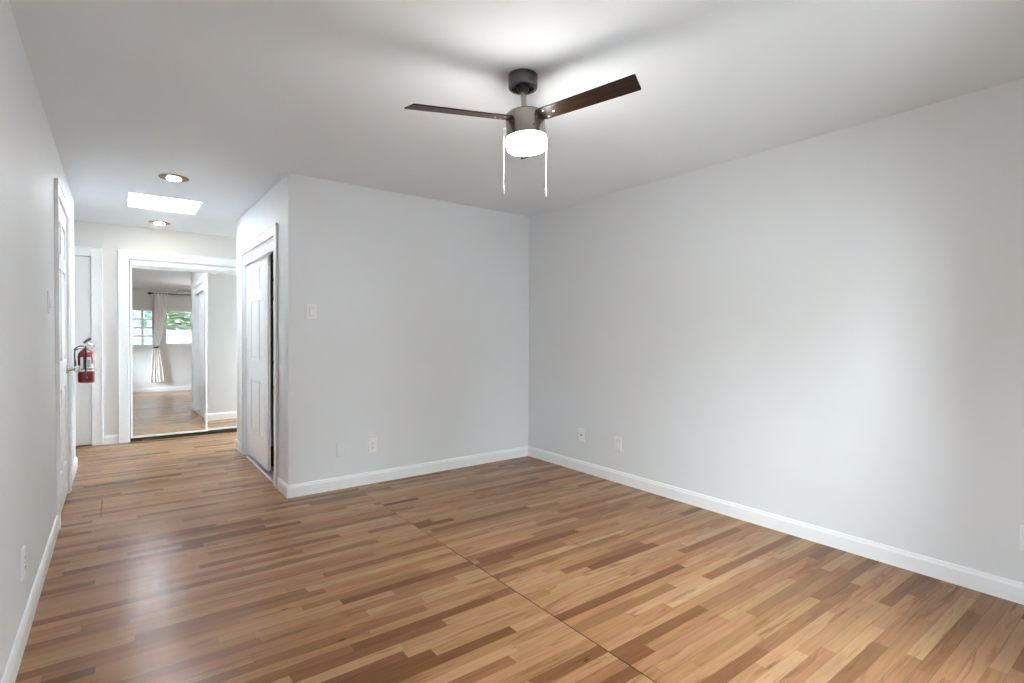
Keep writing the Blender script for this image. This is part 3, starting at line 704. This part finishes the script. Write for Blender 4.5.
# ------------------------------------------------------------------ wall plates
def plate(name, label, cat, pos, normal, kind, wd=0.072, ht=0.118, m_=PLATE, group=None):
    """pos = centre on wall; normal '-y', '-x', '+x'."""
    rz = {'-y': 0, '-x': -PI/2, '+x': PI/2}[normal]
    t = thing(name, label, cat, pos, group); t.rotation_euler = (0, 0, rz)
    mb = MB(); a, b = wd/2, ht/2
    o = [(-a, -b), (a, -b), (a, b), (-a, b)]; i_ = [(-a+.005, -b+.005), (a-.005, -b+.005), (a-.005, b-.005), (-a+.005, b-.005)]
    mb.rings([[(x, 0, z) for x, z in o], [(x, -0.0035, z) for x, z in o], [(x, -0.0065, z) for x, z in i_]])
    mb.build('cover_plate', m_, t)
    if kind == 'duplex':
        for s in (-1, 1):
            r = MB(); cz = s*0.0195
            r.rings([[(0.0165*max(-1, min(1, 1.12*math.cos(2*PI*k/24))), y, cz+0.0135*max(-1, min(1, 1.25*math.sin(2*PI*k/24)))) for k in range(24)] for y in (-0.006, -0.0085)])
            rc = r.build('receptacle', m_, t)
            h = MB().box(-0.0075, -0.0050, -0.0092, -0.0080, cz-0.003, cz+0.006).box(0.0050, 0.0072, -0.0092, -0.0080, cz-0.002, cz+0.006)
            h.lathe([(0.0004, -0.0008), (0.0024, -0.0008), (0.0024, 0.0004), (0.0004, 0.0004)], 10, Matrix.Translation((0, -0.0086, cz-0.007)) @ Matrix.Rotation(PI/2, 4, 'X'))
            h.build('slots', SLOT, rc)
        MB().lathe([(0.0004, 0), (0.003, 0), (0.0026, 0.0012), (0.0004, 0.0014)], 12, Matrix.Translation((0, -0.0063, 0)) @ Matrix.Rotation(PI/2, 4, 'X')).build('screw', CHROME, t)
    elif kind == 'rocker':
        MB().rings([[(x, -0.006, z) for x, z in ((-.0165, -.033), (.0165, -.033), (.0165, .033), (-.0165, .033))], [(x, -0.0078, z) for x, z in ((-.0165, -.033), (.0165, -.033), (.0165, .033), (-.0165, .033))]]).build('switch_frame', PLATE_SHADE if m_ is PLATE else m_, t)
        MB().rings([[(-.0145, -0.0076, -.031), (.0145, -0.0076, -.031), (.0145, -0.0076, .031), (-.0145, -0.0076, .031)], [(-.0145, -0.0115, -.031), (.0145, -0.0115, -.031), (.0145, -0.0080, .031), (-.0145, -0.0080, .031)]]).build('rocker', m_, t)
    elif kind == 'coax':
        MB().lathe([(0.0004, 0), (0.0068, 0), (0.0068, 0.003), (0.0045, 0.003), (0.0045, 0.010), (0.0004, 0.010)], 16, Matrix.Translation((0, -0.0063, 0.004)) @ Matrix.Rotation(PI/2, 4, 'X')).build('jack', GUNMETAL, t)
    elif kind == 'blank':
        for s in (-1, 1): MB().lathe([(0.0004, 0), (0.003, 0), (0.0026, 0.0012), (0.0004, 0.0014)], 12, Matrix.Translation((0, -0.0063, s*0.042)) @ Matrix.Rotation(PI/2, 4, 'X')).build('screw', m_, t)
    return t
plate('light_switch', 'white rocker light switch on the back wall near the closet corner', 'light switch', (1.172, YB, 1.383), '-y', 'rocker')
plate('wall_outlet', 'white duplex outlet low on the back wall', 'outlet', (1.655, YB, 0.308), '-y', 'duplex')
plate('blank_plate', 'painted-over blank cover plate low on back wall, left of outlet', 'wall plate', (1.398, YB, 0.312), '-y', 'blank', m_=WALL)
plate('cable_jack', 'white cable jack plate on the right wall nearest the corner', 'wall plate', (XR, 3.292, 0.322), '-x', 'coax')
plate('blank_plate', 'white plate with raised centre on right wall, beside the cable jack', 'wall plate', (XR, 2.868, 0.316), '-x', 'rocker')
plate('wall_outlet', 'white outlet at the right edge of the photo on right wall', 'outlet', (XR, 0.432, 0.301), '-x', 'duplex')
plate('wall_outlet', 'white outlet low on the left wall', 'outlet', (XL, 2.79, 0.308), '+x', 'duplex')
plate('light_switch', 'wall switch on the left wall just before the panelled door', 'light switch', (XL, 3.84, 1.387), '+x', 'rocker', m_=WALL)

# ------------------------------------------------------------------ fire extinguisher
ex, ey = -0.217, 5.90
fx = thing('fire_extinguisher', 'red fire extinguisher hung on the left wall before the far door', 'fire extinguisher', (ex, ey, 0.775))
MB().lathe([(0.0005, 0.006), (0.040, 0.0), (0.050, 0.001), (0.0575, 0.008), (0.0590, 0.02), (0.0590, 0.240), (0.056, 0.258), (0.047, 0.275), (0.032, 0.288), (0.019, 0.296), (0.017, 0.305), (0.0005, 0.305)], 48).build('cylinder', RED, fx, smooth=True)
ca = math.atan2(-ey, -ex)
def wrap(a0, a1, z0, z1, r, m_, name, parent):
    n = 14
    ang = [ca+a0+(a1-a0)*i/n for i in range(n+1)]
    mb = MB()
    prof = [(r*math.cos(a), r*math.sin(a)) for a in ang] + [((r-0.001)*math.cos(a), (r-0.001)*math.sin(a)) for a in reversed(ang)]
    mb.rings([[(x, y, z) for x, y in prof] for z in (z0, z1)])
    return mb.build(name, m_, parent, smooth=True)
lb = wrap(0.05, 0.95, 0.128, 0.228, 0.0600, LABELW, 'label', fx)
wrap(0.14, 0.52, 0.140, 0.205, 0.0606, LABELB, 'label_print', lb)
wrap(0.62, 0.95, 0.168, 0.2285, 0.0608, RED, 'label_corner', lb)
wrap(-0.72, -0.34, 0.128, 0.228, 0.0600, LABELW, 'label', fx)
wrap(-0.12, 0.14, 0.045, 0.055, 0.0600, LABELW, 'label', fx)
st = MB()
n = 40
st.rings([[(r_*math.cos(2*PI*i/n), r_*math.sin(2*PI*i/n), z) for i in range(n)] for r_, z in ((0.0585, 0.103), (0.0615, 0.103), (0.0615, 0.120), (0.0585, 0.120))], True, False)
st.box(0.052, 0.074, -0.006, 0.006, 0.104, 0.119, Matrix.Rotation(ca+1.35, 4, 'Z'))
st.build('strap', CHROME, fx, smooth=False)
MB().box(-0.085, -0.056, -0.003, 0.003, 0.288, 0.300).box(-0.058, -0.018, -0.012, 0.012, 0.296, 0.302).build('wall_bracket', BLACK, fx)
MB().lathe([(0.0005, 0.300), (0.016, 0.300), (0.016, 0.312), (0.012, 0.314), (0.012, 0.338), (0.014, 0.340), (0.014, 0.350), (0.0005, 0.352)], 24).build('valve', CHROME, fx, smooth=True)
d_ = Vector((math.cos(ca+1.45), math.sin(ca+1.45), 0))      # handles point away to the right
def P(u, z, s=0.0):
    q = d_*u + Vector((-d_.y, d_.x, 0))*s; return (q.x, q.y, z)
MB().tube([P(-0.006, 0.340), P(0.020, 0.342), P(0.045, 0.334), P(0.060, 0.318)], [0.008, 0.008, 0.007, 0.005], 10).build('carry_handle', CHROME, fx, smooth=True)
MB().tube([P(-0.016, 0.352), P(0.0, 0.366), P(0.020, 0.382), P(0.032, 0.392)], [0.009, 0.010, 0.012, 0.009], 10).build('squeeze_lever', GUNMETAL, fx, smooth=True)
MB().lathe([(0.0005, 0), (0.013, 0), (0.013, 0.008), (0.0005, 0.009)], 20, Matrix.Translation((math.cos(ca)*0.012, math.sin(ca)*0.012, 0.328)) @ Matrix.Rotation(ca, 4, 'Z') @ Matrix.Rotation(PI/2, 4, 'Y')).build('pressure_gauge', LABELW, fx)
e_ = -d_
def Q(u, f, z):
    q = e_*u + Vector((math.cos(ca), math.sin(ca), 0))*f; return (q.x, q.y, z)
MB().tube([Q(0.010, 0.006, 0.322), Q(0.030, 0.012, 0.324), Q(0.054, 0.015, 0.320), Q(0.074, 0.016, 0.300), Q(0.077, 0.016, 0.26), Q(0.077, 0.014, 0.215), Q(0.074, 0.012, 0.19)], 0.0055, 10).build('hose', RUBBER, fx, smooth=True)
MB().tube([Q(0.074, 0.012, 0.20), Q(0.073, 0.012, 0.165), Q(0.070, 0.012, 0.130)], [0.0075, 0.0085, 0.0105], 12).build('nozzle', RUBBER, fx, smooth=True)
MB().tube([(math.cos(ca)*0.062, math.sin(ca)*0.062, 0.03), (math.cos(ca-.1)*0.066, math.sin(ca-.1)*0.066, 0.15), (math.cos(ca)*0.062, math.sin(ca)*0.062, 0.26), (math.cos(ca)*0.014, math.sin(ca)*0.014, 0.33)], 0.006, 8).build('pin_tether', RUBBER, fx, smooth=True)

# ------------------------------------------------------------------ outside, seen through the garden window in the mirror
CONC = paint('grey_paving', (0.20, 0.20, 0.19), 0.9, 30, 0.2)
WHITEW = paint('white_render', (0.46, 0.46, 0.52), 0.8, 30, 0.1)
BARK = paint('bark', (0.16, 0.13, 0.11), 0.9, 40, 0.6)
def leafm(name, c):
    m = mat(name, c, 0.6); n = N(m, 'ShaderNodeTexNoise'); n.inputs['Scale'].default_value = 7
    mx = N(m, 'ShaderNodeMix', data_type='RGBA'); mx.inputs[6].default_value = (*[q*0.55 for q in c], 1); mx.inputs[7].default_value = (*[min(1, q*1.5) for q in c], 1)
    L(m, n.outputs[0], mx.inputs[0]); L(m, mx.outputs[2], BS(m).inputs['Base Color']); return m
LEAF = [leafm('leaf_green', (0.16, 0.25, 0.10)), leafm('leaf_pale', (0.25, 0.34, 0.17))]
gr = MB().box(-14, 18, -16, 20, -0.25, -0.15).build('ground_outside', CONC)
struct(gr, 'grey paved yard outside the window, seen in mirror', 'ground')
gwl = MB().box(-7, 11, -7.2, -7.0, -0.15, 1.55).box(-7, 11, -7.24, -6.96, 1.55, 1.61).build('garden_wall', WHITEW)
struct(gwl, 'low white garden wall outside, seen in the mirror', 'garden wall')
def tree(x, y, h, crown, nleaf, mi, label, seed):
    rnd = random.Random(seed)
    t = thing('tree', label, 'tree', (x, y, -0.15), 'trees beyond the garden wall')
    tr = MB(); tr.tube([(0, 0, 0), (0.05, 0.03, h*0.3), (-0.05, 0, h*0.55), (0.05, 0.05, h*0.8)], [0.13, 0.10, 0.08, 0.03], 8)
    for k in range(5):
        a = rnd.random()*6.28; z = h*(0.35+0.1*k)
        tr.tube([(0, 0, z), (math.cos(a)*crown*0.4, math.sin(a)*crown*0.4, z+crown*0.3), (math.cos(a)*crown*0.8, math.sin(a)*crown*0.8, z+crown*0.45)], [0.05, 0.035, 0.012], 6)
    tr.build('trunk', BARK, t, smooth=True)
    lf = bmesh.new()
    for _ in range(nleaf):
        while True:
            p = Vector((rnd.uniform(-1, 1), rnd.uniform(-1, 1), rnd.uniform(-1, 1)))
            if p.length < 1 and p.length > 0.35: break
        p = Vector((p.x*crown, p.y*crown, h*0.68+p.z*crown*0.95))
        s_ = rnd.uniform(0.05, 0.12); R_ = Matrix.Rotation(rnd.random()*6.28, 3, 'Z') @ Matrix.Rotation(rnd.random()*3.1, 3, 'X')
        vs = [lf.verts.new(p + R_ @ Vector(q)) for q in ((-s_, 0, 0), (0, -s_*0.5, 0.02), (s_, 0, 0), (0, s_*0.5, 0.02))]
        lf.faces.new(vs)
    me = bpy.data.meshes.new('foliage'); lf.to_mesh(me); lf.free(); me.materials.append(LEAF[mi])
    o = bpy.data.objects.new('foliage', me); COL.objects.link(o); o.parent = t
for a in ((-1.2, -8.6, 4.6, 1.35, 3600, 0, 'dense green tree behind the garden wall, left in mirror', 1),
          (1.7, -8.9, 4.2, 1.35, 3600, 1, 'pale green tree behind the garden wall, centre of mirrored window', 2),
          (4.6, -8.6, 4.8, 1.35, 3600, 0, 'green tree behind the garden wall, right of the pale one', 3),
          (7.6, -9.0, 5.0, 1.4, 2200, 1, 'rightmost tree behind the garden wall', 4),
          (-4.2, -9.0, 5.0, 1.4, 2200, 1, 'leftmost tree behind the garden wall', 5)):
    tree(*a)
